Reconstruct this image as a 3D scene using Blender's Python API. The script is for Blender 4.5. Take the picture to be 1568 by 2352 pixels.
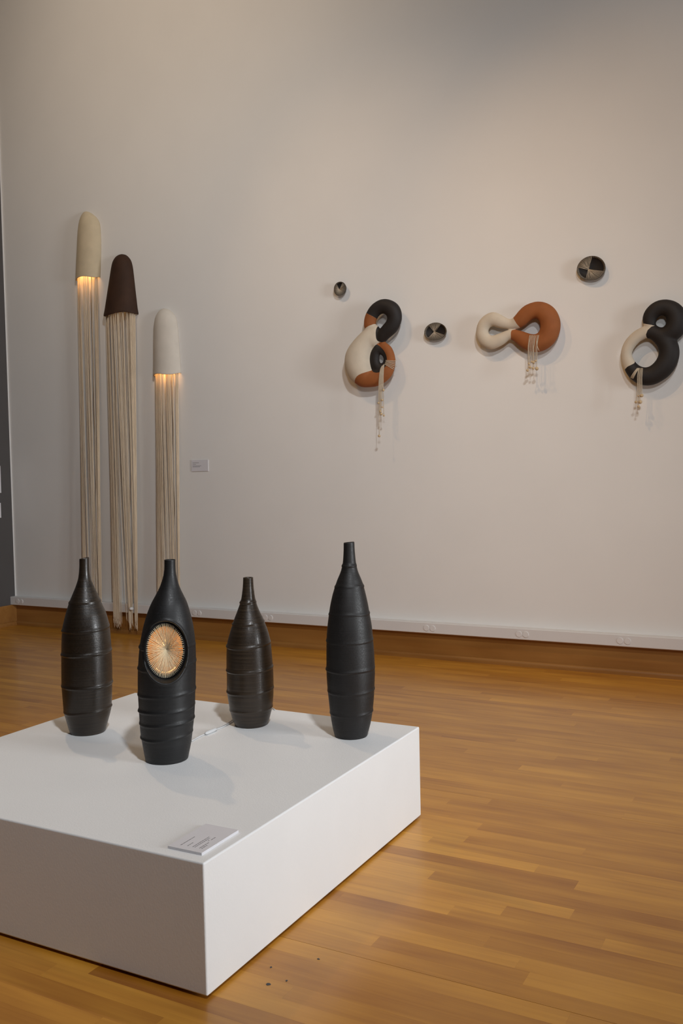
import bpy, math, random
import numpy as np
from mathutils import Matrix, Vector
random.seed(7); np.random.seed(7)
for o_ in list(bpy.data.objects): bpy.data.objects.remove(o_)
S = bpy.context.scene
COL = S.collection
PI = math.pi

# ------------------------------------------------------------------ camera
F, CX, CY = 2106.962, 784.0, 1176.0            # focal length and centre for a 1568 x 2352 frame
PITCH, ROLL, YAW, EYE = 0.0403, -0.02139, -0.49716, 1.14324
FW = np.array([math.sin(YAW)*math.cos(PITCH), math.cos(YAW)*math.cos(PITCH), -math.sin(PITCH)])
RT0 = np.array([math.cos(YAW), -math.sin(YAW), 0.0])
UP0 = np.cross(RT0, FW)
RT = RT0*math.cos(ROLL) + UP0*math.sin(ROLL)
UP = UP0*math.cos(ROLL) - RT0*math.sin(ROLL)
EYEP = np.array([0, 0, EYE])
cd = bpy.data.cameras.new('camera'); cam = bpy.data.objects.new('camera', cd); COL.objects.link(cam)
cd.sensor_fit = 'HORIZONTAL'; cd.sensor_width = 36.0; cd.lens = 36.0*F/1568.0; cd.clip_start = 0.05
M = Matrix.Identity(4)
for i in range(3):
    M[i][0] = RT[i]; M[i][1] = UP[i]; M[i][2] = -FW[i]; M[i][3] = EYEP[i]
cam.matrix_world = M
S.camera = cam

# ------------------------------------------------------------------ room size (metres)
WY = 5.2066        # back wall
XL = -5.8182       # left wall
XR = 5.2           # right wall (with the windows)
YF = -4.0          # wall behind the camera
ZC = 5.3           # ceiling

# ------------------------------------------------------------------ world, lights, exposure
S.view_settings.view_transform = 'Standard'; S.view_settings.look = 'None'
S.view_settings.gamma = 1.0; S.view_settings.use_curve_mapping = False
S.view_settings.exposure = 0.0
w = bpy.data.worlds.new('world'); S.world = w; w.use_nodes = True
w.node_tree.nodes['Background'].inputs[0].default_value = (0.75, 0.85, 1.0, 1)
w.node_tree.nodes['Background'].inputs[1].default_value = 0.15

def area(name, loc, target, sx, sy, power, col):
    l = bpy.data.lights.new(name, 'AREA'); l.shape = 'RECTANGLE'; l.size = sx; l.size_y = sy
    l.energy = power; l.color = col; l.spread = math.radians(64)
    o = bpy.data.objects.new(name, l); COL.objects.link(o); o.location = loc
    o.rotation_euler = (Vector(target)-Vector(loc)).to_track_quat('-Z', 'Y').to_euler()
    return o
def spot(name, loc, target, power, angle, blend, col, radius=0.035):
    l = bpy.data.lights.new(name, 'SPOT'); l.energy = power; l.color = col
    l.spot_size = math.radians(angle); l.spot_blend = blend; l.shadow_soft_size = radius
    o = bpy.data.objects.new(name, l); COL.objects.link(o); o.location = loc
    o.rotation_euler = (Vector(target)-Vector(loc)).to_track_quat('-Z', 'Y').to_euler()
    return o
WIN = [(1.60, 2.30), (2.45, 3.15)]             # two tall windows in the right wall (y ranges)
WZ0, WZ1 = 0.60, 2.75
PW_DAY, PW_FLOOD, PW_S1, PW_S2, PW_S3, PW_S4, PW_S5, PW_WW = 31, 650, 86, 118, 155, 105, 34, 335
C_DAY, C_FLOOD, C_S1, C_S2, C_S3, C_S4, C_S5, C_WW = (.93, .97, 1), (.93, .96, 1), (1, .62, .30), (1, .62, .30), (1, .84, .68), (1, .72, .45), (1, .72, .45), (.95, .97, 1)
for k, (a, b) in enumerate(WIN):
    area('window_daylight', (XR+0.10, (a+b)/2, (WZ0+WZ1)/2), (XR-2, (a+b)/2, (WZ0+WZ1)/2), b-a-0.02, WZ1-WZ0-0.02, PW_DAY, C_DAY)
spot('neutral_flood', (1.0, 0.0, 5.0), (-3.3, 3.3, 0.7), PW_FLOOD, 72, 1.0, C_FLOOD, 0.16)        # soft neutral flood high on the right
spot('neutral_flood', (0.6, -1.0, 3.3), (-0.65, WY, 2.1), PW_WW, 68, 1.0, C_WW, 0.32)              # added fill lamp, no known fitting; brightens the right part of the wall
spot('track_spot', (-3.50, 2.45, 4.9), (-2.20, WY, 1.85), PW_S1, 52, 1.0, C_S1)                 # two heads washing the sculptures
spot('track_spot', (-2.05, 2.45, 4.9), (-0.80, WY, 1.75), PW_S2, 54, 1.0, C_S2)
spot('track_spot', (-4.00, 2.30, 4.9), (-4.15, WY, 4.3), PW_S3, 96, 1.0, C_S3)                 # upper left part of the wall
spot('track_spot', (-4.20, 3.75, 4.9), (-1.80, 2.20, 0.40), PW_S4, 55, 1.0, C_S4)               # two heads on the plinth
spot('track_spot', (-3.50, 2.45, 4.9), (-2.00, 2.20, 0.40), PW_S5, 50, 1.0, C_S5)

# ------------------------------------------------------------------ pixel -> point helpers (to measure the real places once)
def ray(x, y): return RT*((x-CX)/F) + UP*((CY-y)/F) + FW
def at_y(x, y, Y=WY): d = ray(x, y); return EYEP + d*(Y/d[1])
def at_z(x, y, Z=0.0): d = ray(x, y); return EYEP + d*((Z-EYE)/d[2])
def at_x(x, y, X): d = ray(x, y); return EYEP + d*(X/d[0])
def depth(P): return float((np.asarray(P)-EYEP)@FW)

# ------------------------------------------------------------------ materials
MATS = {}
def principled(name):
    m = bpy.data.materials.new(name); m.use_nodes = True
    nt = m.node_tree; b = nt.nodes['Principled BSDF']; MATS[name] = m
    return m, nt, b
def sock(b, n, v):
    if n in b.inputs: b.inputs[n].default_value = v
def add(nt, t, **kw):
    n = nt.nodes.new(t)
    for k, v in kw.items(): setattr(n, k, v)
    return n
def pos_map(nt, scale, source='Position'):
    mp = add(nt, 'ShaderNodeMapping'); mp.inputs['Scale'].default_value = scale
    if source == 'Position':
        g = add(nt, 'ShaderNodeNewGeometry'); nt.links.new(g.outputs['Position'], mp.inputs[0])
    else:
        g = add(nt, 'ShaderNodeTexCoord'); nt.links.new(g.outputs[source], mp.inputs[0])
    return mp
def mat(name, col, rough=0.6, var=0.06, nscale=(30, 30, 30), bump=0.0, bdist=0.001, bscale=None, spec=0.5, coat=0.0, metal=0.0, detail=4, source='Position'):
    """one colour with a little noise in it and optional fine relief"""
    m, nt, b = principled(name)
    sock(b, 'Roughness', rough); sock(b, 'Specular IOR Level', spec); sock(b, 'Coat Weight', coat); sock(b, 'Metallic', metal)
    mp = pos_map(nt, nscale, source)
    n = add(nt, 'ShaderNodeTexNoise'); n.inputs['Scale'].default_value = 1.0; n.inputs['Detail'].default_value = detail
    nt.links.new(mp.outputs[0], n.inputs['Vector'])
    r = add(nt, 'ShaderNodeValToRGB')
    r.color_ramp.elements[0].position = 0.3; r.color_ramp.elements[1].position = 0.7
    r.color_ramp.elements[0].color = tuple(c*(1-var) for c in col)+(1,)
    r.color_ramp.elements[1].color = tuple(min(1, c*(1+var)) for c in col)+(1,)
    nt.links.new(n.outputs['Fac'], r.inputs[0]); nt.links.new(r.outputs[0], b.inputs['Base Color'])
    if bump:
        mp2 = pos_map(nt, bscale or nscale, source)
        n2 = add(nt, 'ShaderNodeTexNoise'); n2.inputs['Scale'].default_value = 1.0; n2.inputs['Detail'].default_value = 3
        nt.links.new(mp2.outputs[0], n2.inputs['Vector'])
        bp = add(nt, 'ShaderNodeBump'); bp.inputs['Strength'].default_value = bump; bp.inputs['Distance'].default_value = bdist
        nt.links.new(n2.outputs['Fac'], bp.inputs['Height']); nt.links.new(bp.outputs[0], b.inputs['Normal'])
    return m
def wood(name, dark, light, rnd, rough=0.22, coat=0.6, grain=(2.2, 55, 55), warp=0.5):
    """varnished strip wood; rnd = 'object' (one tone for each board object), 'attr' (board tone stored on the mesh) or None"""
    m, nt, b = principled(name)
    sock(b, 'Roughness', rough+0.2); sock(b, 'Coat Weight', coat); sock(b, 'Coat Roughness', rough); sock(b, 'Specular IOR Level', 0.4)
    geo = add(nt, 'ShaderNodeNewGeometry')
    if rnd == 'object':
        oi = add(nt, 'ShaderNodeObjectInfo'); sep = add(nt, 'ShaderNodeSeparateColor'); nt.links.new(oi.outputs['Color'], sep.inputs[0])
        tone = sep.outputs[0]; seed = sep.outputs[1]
    elif rnd == 'attr':
        at = add(nt, 'ShaderNodeAttribute', attribute_name='tone'); sep = add(nt, 'ShaderNodeSeparateXYZ'); nt.links.new(at.outputs['Vector'], sep.inputs[0])
        tone = sep.outputs[0]; seed = sep.outputs[1]
    else:
        v = add(nt, 'ShaderNodeValue'); v.outputs[0].default_value = 0.45; tone = v.outputs[0]; seed = v.outputs[0]
    sv = add(nt, 'ShaderNodeMath', operation='MULTIPLY'); nt.links.new(seed, sv.inputs[0]); sv.inputs[1].default_value = 37.0
    cmb = add(nt, 'ShaderNodeCombineXYZ'); nt.links.new(sv.outputs[0], cmb.inputs[0]); nt.links.new(sv.outputs[0], cmb.inputs[2])
    va = add(nt, 'ShaderNodeVectorMath', operation='ADD'); nt.links.new(geo.outputs['Position'], va.inputs[0]); nt.links.new(cmb.outputs[0], va.inputs[1])
    mp = add(nt, 'ShaderNodeMapping'); mp.inputs['Scale'].default_value = grain; nt.links.new(va.outputs[0], mp.inputs[0])
    n = add(nt, 'ShaderNodeTexNoise'); n.inputs['Scale'].default_value = 1.0; n.inputs['Detail'].default_value = 5; n.inputs['Distortion'].default_value = warp
    nt.links.new(mp.outputs[0], n.inputs['Vector'])
    mp3 = add(nt, 'ShaderNodeMapping'); mp3.inputs['Scale'].default_value = (grain[0]*1.2, grain[1]*0.16, grain[2]*0.16); nt.links.new(va.outputs[0], mp3.inputs[0])
    n3 = add(nt, 'ShaderNodeTexNoise'); n3.inputs['Scale'].default_value = 1.0; n3.inputs['Detail'].default_value = 2; nt.links.new(mp3.outputs[0], n3.inputs['Vector'])
    a1 = add(nt, 'ShaderNodeMath', operation='MULTIPLY_ADD'); nt.links.new(n.outputs['Fac'], a1.inputs[0]); a1.inputs[1].default_value = 0.62; nt.links.new(tone, a1.inputs[2])
    a2 = add(nt, 'ShaderNodeMath', operation='MULTIPLY_ADD'); nt.links.new(n3.outputs['Fac'], a2.inputs[0]); a2.inputs[1].default_value = 1.05; nt.links.new(a1.outputs[0], a2.inputs[2])
    a3 = add(nt, 'ShaderNodeMath', operation='SUBTRACT'); nt.links.new(a2.outputs[0], a3.inputs[0]); a3.inputs[1].default_value = 0.83
    r = add(nt, 'ShaderNodeValToRGB'); r.color_ramp.elements[0].color = dark+(1,); r.color_ramp.elements[1].color = light+(1,)
    r.color_ramp.elements[0].position = 0.0; r.color_ramp.elements[1].position = 1.0
    nt.links.new(a3.outputs[0], r.inputs[0]); nt.links.new(r.outputs[0], b.inputs['Base Color'])
    # slow unevenness of the varnish
    n4 = add(nt, 'ShaderNodeTexNoise'); n4.inputs['Scale'].default_value = 9.0; n4.inputs['Detail'].default_value = 2; nt.links.new(geo.outputs['Position'], n4.inputs['Vector'])
    bp = add(nt, 'ShaderNodeBump'); bp.inputs['Strength'].default_value = 0.06; bp.inputs['Distance'].default_value = 0.01
    nt.links.new(n4.outputs['Fac'], bp.inputs['Height']); nt.links.new(bp.outputs[0], b.inputs['Normal'])
    if coat: nt.links.new(bp.outputs[0], b.inputs['Coat Normal'])
    return m
def emit(name, col, strength):
    m, nt, b = principled(name); sock(b, 'Base Color', col+(1,)); sock(b, 'Emission Color', col+(1,)); sock(b, 'Emission Strength', strength)
    return m
def ringed(name, dark, light, rough, spec, ring=0.5, coat=0.0, metal=0.0):
    """thrown clay: fine turning rings across the wall, speckle"""
    m, nt, b = principled(name)
    sock(b, 'Specular IOR Level', spec); sock(b, 'Coat Weight', coat); sock(b, 'Metallic', metal)
    mp = pos_map(nt, (6, 6, 420)); n = add(nt, 'ShaderNodeTexNoise'); n.inputs['Scale'].default_value = 1; n.inputs['Detail'].default_value = 4
    nt.links.new(mp.outputs[0], n.inputs['Vector'])
    mp2 = pos_map(nt, (260, 260, 260)); n2 = add(nt, 'ShaderNodeTexNoise'); n2.inputs['Scale'].default_value = 1; n2.inputs['Detail'].default_value = 3
    nt.links.new(mp2.outputs[0], n2.inputs['Vector'])
    r = add(nt, 'ShaderNodeValToRGB'); r.color_ramp.elements[0].position = 0.35; r.color_ramp.elements[1].position = 0.7
    r.color_ramp.elements[0].color = dark+(1,); r.color_ramp.elements[1].color = light+(1,)
    nt.links.new(n.outputs['Fac'], r.inputs[0]); nt.links.new(r.outputs[0], b.inputs['Base Color'])
    mr = add(nt, 'ShaderNodeMapRange'); mr.inputs[1].default_value = 0.3; mr.inputs[2].default_value = 0.7
    mr.inputs[3].default_value = rough-0.06; mr.inputs[4].default_value = rough+0.1
    nt.links.new(n2.outputs['Fac'], mr.inputs[0]); nt.links.new(mr.outputs[0], b.inputs['Roughness'])
    ad = add(nt, 'ShaderNodeMath', operation='MULTIPLY_ADD'); nt.links.new(n.outputs['Fac'], ad.inputs[0]); ad.inputs[1].default_value = 1.3; nt.links.new(n2.outputs['Fac'], ad.inputs[2])
    bp = add(nt, 'ShaderNodeBump'); bp.inputs['Strength'].default_value = ring; bp.inputs['Distance'].default_value = 0.0012
    nt.links.new(ad.outputs[0], bp.inputs['Height']); nt.links.new(bp.outputs[0], b.inputs['Normal'])
    return m

mat('wall_paint', (0.80, 0.78, 0.745), 0.75, 0.012, (3, 3, 3), 0.12, 0.001, (160, 160, 160), spec=0.25)
mat('grey_paint', (0.094, 0.086, 0.083), 0.7, 0.03, (4, 4, 4), 0.1, 0.001, (160, 160, 160), spec=0.25)
mat('ceiling_paint', (0.42, 0.41, 0.40), 0.85, 0.01, spec=0.2)
mat('raceway_white', (0.72, 0.70, 0.68), 0.45, 0.015, (4, 4, 4))
mat('outlet_white', (0.74, 0.72, 0.70), 0.35, 0.01)
mat('plinth_paint', (0.83, 0.83, 0.825), 0.55, 0.012, (5, 5, 5), 0.24, 0.0014, (260, 260, 120), spec=0.35)
mat('plinth_foot', (0.02, 0.018, 0.016), 0.8, 0.1)
mat('card_white', (0.70, 0.68, 0.70), 0.6, 0.01, spec=0.2)
mat('card_print', (0.16, 0.15, 0.16), 0.7, 0.05)
wood('floor_board', (0.34, 0.115, 0.007), (0.72, 0.335, 0.038), 'object', coat=0.45)
wood('floor_board_far', (0.34, 0.115, 0.007), (0.72, 0.335, 0.038), 'attr', coat=0.45)
wood('baseboard_wood', (0.20, 0.075, 0.012), (0.42, 0.20, 0.05), None, rough=0.25, coat=0.4, grain=(1.4, 40, 26))
mat('subfloor_dark', (0.05, 0.025, 0.01), 0.9, 0.1)
ringed('brown_glaze', (0.018, 0.011, 0.006), (0.046, 0.030, 0.0175), 0.36, 0.5, 0.20, coat=0.1)
ringed('brown_glaze_dark', (0.011, 0.007, 0.004), (0.028, 0.018, 0.0105), 0.36, 0.5, 0.16, coat=0.1)
ringed('black_clay', (0.0098, 0.0085, 0.0080), (0.0160, 0.0142, 0.0135), 0.5, 0.42, 0.12)
ringed('black_clay_smooth', (0.0075, 0.0072, 0.0075), (0.013, 0.0128, 0.0132), 0.47, 0.42, 0.08)
mat('glow_clay', (0.21, 0.105, 0.035), 0.8, 0.1, (60, 60, 60), 0.2, 0.001)
mat('cream_clay', (0.60, 0.50, 0.345), 0.75, 0.05, (14, 14, 14), 0.25, 0.002, (70, 70, 70), spec=0.25)
mat('ivory_clay', (0.66, 0.60, 0.52), 0.75, 0.04, (12, 12, 12), 0.2, 0.002, (70, 70, 70), spec=0.25)
mat('brown_clay', (0.043, 0.019, 0.0095), 0.7, 0.22, (10, 10, 10), 0.25, 0.002, (60, 60, 60), spec=0.3)
mat('black_slip', (0.018, 0.0142, 0.0128), 0.62, 0.15, (10, 10, 10), 0.2, 0.002, (80, 80, 80), spec=0.35)
mat('rust_clay', (0.30, 0.098, 0.028), 0.7, 0.10, (16, 16, 16), 0.2, 0.002, (80, 80, 80), spec=0.3)
mat('bone_clay', (0.60, 0.52, 0.41), 0.7, 0.06, (14, 14, 14), 0.2, 0.002, (80, 80, 80), spec=0.3)
mat('cord_cotton', (0.70, 0.57, 0.415), 0.9, 0.10, (90, 90, 12), spec=0.1)
mat('string_cotton', (0.70, 0.60, 0.46), 0.9, 0.08, (200, 200, 200), spec=0.1)
mat('thread_pale', (0.90, 0.77, 0.54), 0.85, 0.06, (200, 200, 200), spec=0.15)
def translucent(name, amount):
    nt = MATS[name].node_tree; b = nt.nodes['Principled BSDF']; out = nt.nodes['Material Output']
    tr = add(nt, 'ShaderNodeBsdfTranslucent'); mx = add(nt, 'ShaderNodeMixShader'); mx.inputs[0].default_value = amount
    src = b.inputs['Base Color'].links[0].from_socket; nt.links.new(src, tr.inputs[0])
    nt.links.new(b.outputs[0], mx.inputs[1]); nt.links.new(tr.outputs[0], mx.inputs[2]); nt.links.new(mx.outputs[0], out.inputs[0])
translucent('thread_pale', 0.45); translucent('string_cotton', 0.25)
mat('bead_wood', (0.58, 0.43, 0.25), 0.55, 0.12, (90, 90, 90), spec=0.35)
mat('flex_cord', (0.34, 0.27, 0.20), 0.6, 0.05)
mat('white_plastic', (0.62, 0.62, 0.62), 0.35, 0.01)
emit('bulb_glow', (1.0, 0.62, 0.28), 2.5)
emit('led_glow', (1.0, 0.50, 0.16), 3.0)
mat('paint_fleck', (0.05, 0.05, 0.055), 0.7, 0.2)
mat('window_white', (0.75, 0.75, 0.74), 0.5, 0.01)

# ------------------------------------------------------------------ mesh helpers
def mesh(name, verts, faces, smooth=False):
    me = bpy.data.meshes.new(name)
    me.from_pydata([tuple(map(float, v)) for v in verts], [], [tuple(map(int, f)) for f in faces]); me.update()
    if smooth: me.polygons.foreach_set('use_smooth', [True]*len(me.polygons))
    return me
def obj(name, me, material=None, parent=None, loc=None):
    o = bpy.data.objects.new(name, me); COL.objects.link(o)
    if material and me is not None and not me.materials: me.materials.append(MATS[material])
    if parent is not None: o.parent = parent
    if loc is not None: o.location = tuple(map(float, loc))
    return o
def tag(o, label, cat, group=None):
    o['label'] = label; o['category'] = cat
    if group: o['group'] = group
    return o
def struct(o): o['kind'] = 'structure'; return o
def thing(name, loc, label, cat, group=None):
    o = bpy.data.objects.new(name, None); COL.objects.link(o); o.location = tuple(map(float, loc)); o.empty_display_size = 0.1
    return tag(o, label, cat, group)
BOXF = [(0, 3, 2, 1), (4, 5, 6, 7), (0, 1, 5, 4), (1, 2, 6, 5), (2, 3, 7, 6), (3, 0, 4, 7)]
def boxv(x0, x1, y0, y1, z0, z1):
    return [(x0, y0, z0), (x1, y0, z0), (x1, y1, z0), (x0, y1, z0), (x0, y0, z1), (x1, y0, z1), (x1, y1, z1), (x0, y1, z1)]
def box(name, x0, x1, y0, y1, z0, z1, material, parent=None, bevel=0.0, off=(0, 0, 0)):
    o_ = np.array(off)
    me = mesh(name, [np.array(v)-o_ for v in boxv(x0, x1, y0, y1, z0, z1)], BOXF)
    o = obj(name, me, material, parent)
    if bevel:
        md = o.modifiers.new('bevel', 'BEVEL'); md.width = bevel; md.segments = 3; md.limit_method = 'ANGLE'
        me.polygons.foreach_set('use_smooth', [True]*len(me.polygons))
        wn = o.modifiers.new('wn', 'WEIGHTED_NORMAL'); wn.keep_sharp = True
    return o
def multi_box(name, boxes, material, parent=None):
    V, Fc = [], []
    for bx in boxes:
        n = len(V); V += boxv(*bx); Fc += [tuple(i+n for i in f) for f in BOXF]
    return obj(name, mesh(name, V, Fc), material, parent)
def tube_data(path, rad, sides=6, caps=True):
    P = np.asarray(path, float); n = len(P)
    rad = np.full(n, rad) if np.isscalar(rad) else np.asarray(rad)
    T = np.gradient(P, axis=0); T /= np.linalg.norm(T, axis=1)[:, None]+1e-12
    ref = np.array([0.31, 0.87, 0.21])
    V = []
    for i in range(n):
        a = np.cross(T[i], ref); a /= np.linalg.norm(a)+1e-12; b = np.cross(T[i], a)
        for k in range(sides):
            t = 2*PI*k/sides; V.append(P[i]+rad[i]*(a*math.cos(t)+b*math.sin(t)))
    Fc = [(i*sides+k, i*sides+(k+1) % sides, (i+1)*sides+(k+1) % sides, (i+1)*sides+k) for i in range(n-1) for k in range(sides)]
    if caps: Fc += [tuple(range(sides-1, -1, -1)), tuple((n-1)*sides+k for k in range(sides))]
    return V, Fc
def tube(name, path, rad, material, parent=None, sides=6, off=(0, 0, 0)):
    V, Fc = tube_data(np.asarray(path, float)-np.asarray(off, float), rad, sides)
    return obj(name, mesh(name, V, Fc, True), material, parent)
def ball_mesh(name, r, seg=12, rings=8, squash=1.0):
    V = [(0, 0, r*squash)]; Fc = []
    for i in range(1, rings):
        ph = PI*i/rings
        for k in range(seg):
            t = 2*PI*k/seg; V.append((r*math.sin(ph)*math.cos(t), r*math.sin(ph)*math.sin(t), r*squash*math.cos(ph)))
    V.append((0, 0, -r*squash)); L = len(V)-1
    for k in range(seg):
        Fc.append((0, 1+k, 1+(k+1) % seg)); Fc.append((L, L-seg+(k+1) % seg, L-seg+k))
        for i in range(rings-2):
            a = 1+i*seg; Fc.append((a+k, a+seg+k, a+seg+(k+1) % seg, a+(k+1) % seg))
    return mesh(name, V, Fc, True)
def spline(pts, n, closed=False):
    """Catmull-Rom through the rows of pts (any number of columns)"""
    P = np.asarray(pts, float); m = len(P); out = []
    segs = m if closed else m-1
    for s in range(segs):
        if closed: p0, p1, p2, p3 = P[(s-1) % m], P[s], P[(s+1) % m], P[(s+2) % m]
        else: p0, p1, p2, p3 = P[max(s-1, 0)], P[s], P[s+1], P[min(s+2, m-1)]
        for k in range(n):
            t = k/n
            out.append(0.5*((2*p1)+(p2-p0)*t+(2*p0-5*p1+4*p2-p3)*t*t+(3*p1-p0-3*p2+p3)*t**3))
    if not closed: out.append(P[-1])
    return np.array(out)

# ================================================================== THE ROOM
# back wall, left wall, front wall, ceiling
struct(box('wall_back', XL-0.2, XR+0.3, WY, WY+0.2, -0.1, ZC, 'wall_paint'))
wl = struct(box('wall_left', XL-0.2, XL, YF, WY, -0.1, ZC, 'grey_paint'))
struct(box('trim_1', XL-0.0005, XL+0.0012, WY-0.012, WY, 0.17, ZC, 'raceway_white'))     # unpainted light line in the corner
struct(box('wall_front', XL-0.2, XR+0.3, YF-0.2, YF, -0.1, ZC, 'grey_paint'))
struct(box('ceiling', XL-0.2, XR+0.3, YF-0.2, WY+0.2, ZC, ZC+0.15, 'ceiling_paint'))
# right wall with two window openings
ys = [YF] + [v for ab in WIN for v in ab] + [WY]
bxs = [(XR, XR+0.2, YF, WY, -0.1, WZ0), (XR, XR+0.2, YF, WY, WZ1, ZC)]
for a, b in zip(ys[0::2], ys[1::2]): bxs.append((XR, XR+0.2, a, b, WZ0, WZ1))
struct(multi_box('wall_right', bxs, 'grey_paint'))
for k, (a, b) in enumerate(WIN):
    t = 0.045; m_ = (a+b)/2; zz = WZ0+(WZ1-WZ0)*0.45
    struct(multi_box('window_%d' % (k+1), [(XR+0.02, XR+0.07, a, a+t, WZ0, WZ1), (XR+0.02, XR+0.07, b-t, b, WZ0, WZ1),
        (XR+0.02, XR+0.07, a+t, b-t, WZ0, WZ0+t), (XR+0.02, XR+0.07, a+t, b-t, WZ1-t, WZ1),
        (XR+0.03, XR+0.06, m_-0.015, m_+0.015, WZ0+t, WZ1-t), (XR+0.03, XR+0.06, a+t, m_-0.015, zz-0.015, zz+0.015), (XR+0.03, XR+0.06, m_+0.015, b-t, zz-0.015, zz+0.015)], 'window_white'))

# floor: a subfloor that carries the strip boards
floor = struct(box('floor', XL-0.2, XR+0.3, YF-0.2, WY+0.2, -0.10, -0.016, 'subfloor_dark'))
BW = 0.0571; K1 = 1.8828
FX0, FX1 = XL, XR
# board ends and tones seen in the photograph: pixel of the joint, tone left of it, tone right of it
SEEN = [((1035, 2091), .80, .42), ((864, 2160), .62, .50), ((1154, 2094), .62, .40), ((1192, 1764), .40, .92), ((1433, 1871), .55, .66),
        ((1345, 1950), .72, .55), ((981, 1934), .92, .50), ((1228, 2000), .92, .72), ((1320, 2038), .12, .72), ((1312, 2102), .74, .55),
        ((1118, 2162), .55, .42), ((1212, 2240), .40, .82), ((990, 2010), .85, .22), ((1100, 1900), .75, .35)]
row_breaks = {}
for (q, tl, tr) in SEEN:
    P = at_z(*q); row_breaks.setdefault(int(math.floor((P[1]-K1)/BW)), []).append((P[0], tl, tr))
rng = random.Random(21)
boards = []
r0 = int(math.floor((YF-K1)/BW)); r1 = int(math.floor((WY-K1)/BW))
for r in range(r0, r1+1):
    y0 = K1+r*BW; y1 = min(y0+BW, WY)
    x = FX0 - rng.uniform(0, 1.2)
    fixed = sorted(row_breaks.get(r, []))
    cuts = []; xs = x
    while xs < FX1:
        cuts.append(xs); xs += rng.uniform(0.55, 1.9)
    cuts.append(xs)
    for (bxp, tl, tr) in fixed:
        cuts = [c for c in cuts if abs(c-bxp) > 0.35]+[bxp]; cuts.sort()
    for a, b in zip(cuts[:-1], cuts[1:]):
        a2, b2 = max(a, FX0), min(b, FX1)
        if b2-a2 < 0.01: continue
        tone = min(0.98, max(0.0, rng.gauss(0.50, 0.15)))
        for (bxp, tl, tr) in fixed:
            if abs(b-bxp) < 1e-6: tone = tl
            if abs(a-bxp) < 1e-6: tone = tr
        tone = 0.5+(tone-0.5)*0.72
        boards.append((a2, b2, y0, y1, tone, rng.random(), r))
def in_view(a, b, y):
    n = 0
    for t in np.linspace(0, 1, 9):
        P = np.array([a+(b-a)*t, y, 0]); d = P-EYEP; zc = d@FW
        if zc < 0.2: continue
        u = CX+F*(d@RT)/zc; v = CY-F*(d@UP)/zc
        if -5 < u < 1573 and v < 2357:
            if -1.21-1.2 < P[0] < -1.24 and 1.58 < y < 2.75: continue      # under the plinth
            n += 1
    return n
scored = []
for bd in boards:
    a, b, y0, y1, tone, sd, r = bd
    n = in_view(a, b, (y0+y1)/2)
    Pm = np.array([(a+b)/2, (y0+y1)/2, 0]); dd = max(0.5, depth(Pm))
    scored.append((n*(b-a)/9*BW/dd**3, bd))
scored.sort(key=lambda s: -s[0])
unit_board = mesh('plank', boxv(-.5, .5, -.5, .5, -1, 0), BOXF)
unit_board.materials.append(MATS['floor_board'])
rest = []
GAPROWS = {0: 0.0012, 20: 0.0010, 34: 0.0008}
for k, (sc, bd) in enumerate(scored):
    a, b, y0, y1, tone, sd, r = bd
    g0 = GAPROWS.get(r, 0.00006); g1 = 0.00006
    if sc > 0 and k < 300:
        o = bpy.data.objects.new('plank', unit_board); COL.objects.link(o); o.parent = floor
        o.location = ((a+b)/2, (y0+g0+y1-g1)/2, -0.00006*sd)
        o.scale = (b-a-0.00012, (y1-g1)-(y0+g0), 0.016)
        o.color = (tone, sd, 0, 1)
    else:
        rest.append((a+0.00015, b-0.00015, y0+g0, y1-g1, tone, sd))
V, Fc, TN = [], [], []
for (a, b, y0, y1, tone, sd) in rest:
    n = len(V); V += boxv(a, b, y0, y1, -0.016, -0.00006*sd); Fc += [tuple(i+n for i in f) for f in BOXF[1:]]; TN += [(tone, sd, 0)]*8
me = mesh('far_planks', V, Fc)
at = me.attributes.new('tone', 'FLOAT_VECTOR', 'POINT'); at.data.foreach_set('vector', np.array(TN, float).ravel())
o = obj('far_planks', me, 'floor_board_far', floor); o['kind'] = 'stuff'

# wooden baseboards with a shoe moulding
BBT = 0.016
def profile_x(name, prof, x0, x1, material, parent=None):
    """extrude a (y,z) profile along x"""
    n = len(prof); V = [(x0, y, z) for y, z in prof]+[(x1, y, z) for y, z in prof]
    Fc = [(i, (i+1) % n, n+(i+1) % n, n+i) for i in range(n)]+[tuple(range(n-1, -1, -1)), tuple(range(n, 2*n))]
    return obj(name, mesh(name, V, Fc), material, parent)
def profile_y(name, prof, y0, y1, material, parent=None):
    n = len(prof); V = [(x, y0, z) for x, z in prof]+[(x, y1, z) for x, z in prof]
    Fc = [(i, n+i, n+(i+1) % n, (i+1) % n) for i in range(n)]+[tuple(range(n)), tuple(range(2*n-1, n-1, -1))]
    return obj(name, mesh(name, V, Fc), material, parent)
bb = struct(profile_x('baseboard_back', [(WY, 0.0), (WY-BBT, 0.0), (WY-BBT, 0.158), (WY-BBT+0.004, 0.163), (WY, 0.163)], XL, XR, 'baseboard_wood'))
shoe = [(WY-BBT, 0.0)]+[(WY-BBT-0.017*math.cos(t), 0.014+0.018*math.sin(t)) for t in np.linspace(0, PI/2, 6)]
shoe = [(WY-BBT, 0.0), (WY-BBT-0.017, 0.0)]+shoe[1:]
profile_x('shoe_moulding', shoe, XL, XR, 'baseboard_wood', bb)
bl = struct(profile_y('baseboard_left', [(XL, 0.0), (XL+BBT, 0.0), (XL+BBT, 0.158), (XL+BBT-0.004, 0.163), (XL, 0.163)], YF, WY-BBT, 'baseboard_wood'))
sh2 = [(XL+BBT, 0.0), (XL+BBT+0.017, 0.0)]+[(XL+BBT+0.017*math.cos(t), 0.014+0.018*math.sin(t)) for t in np.linspace(0, PI/2, 6)]
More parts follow.
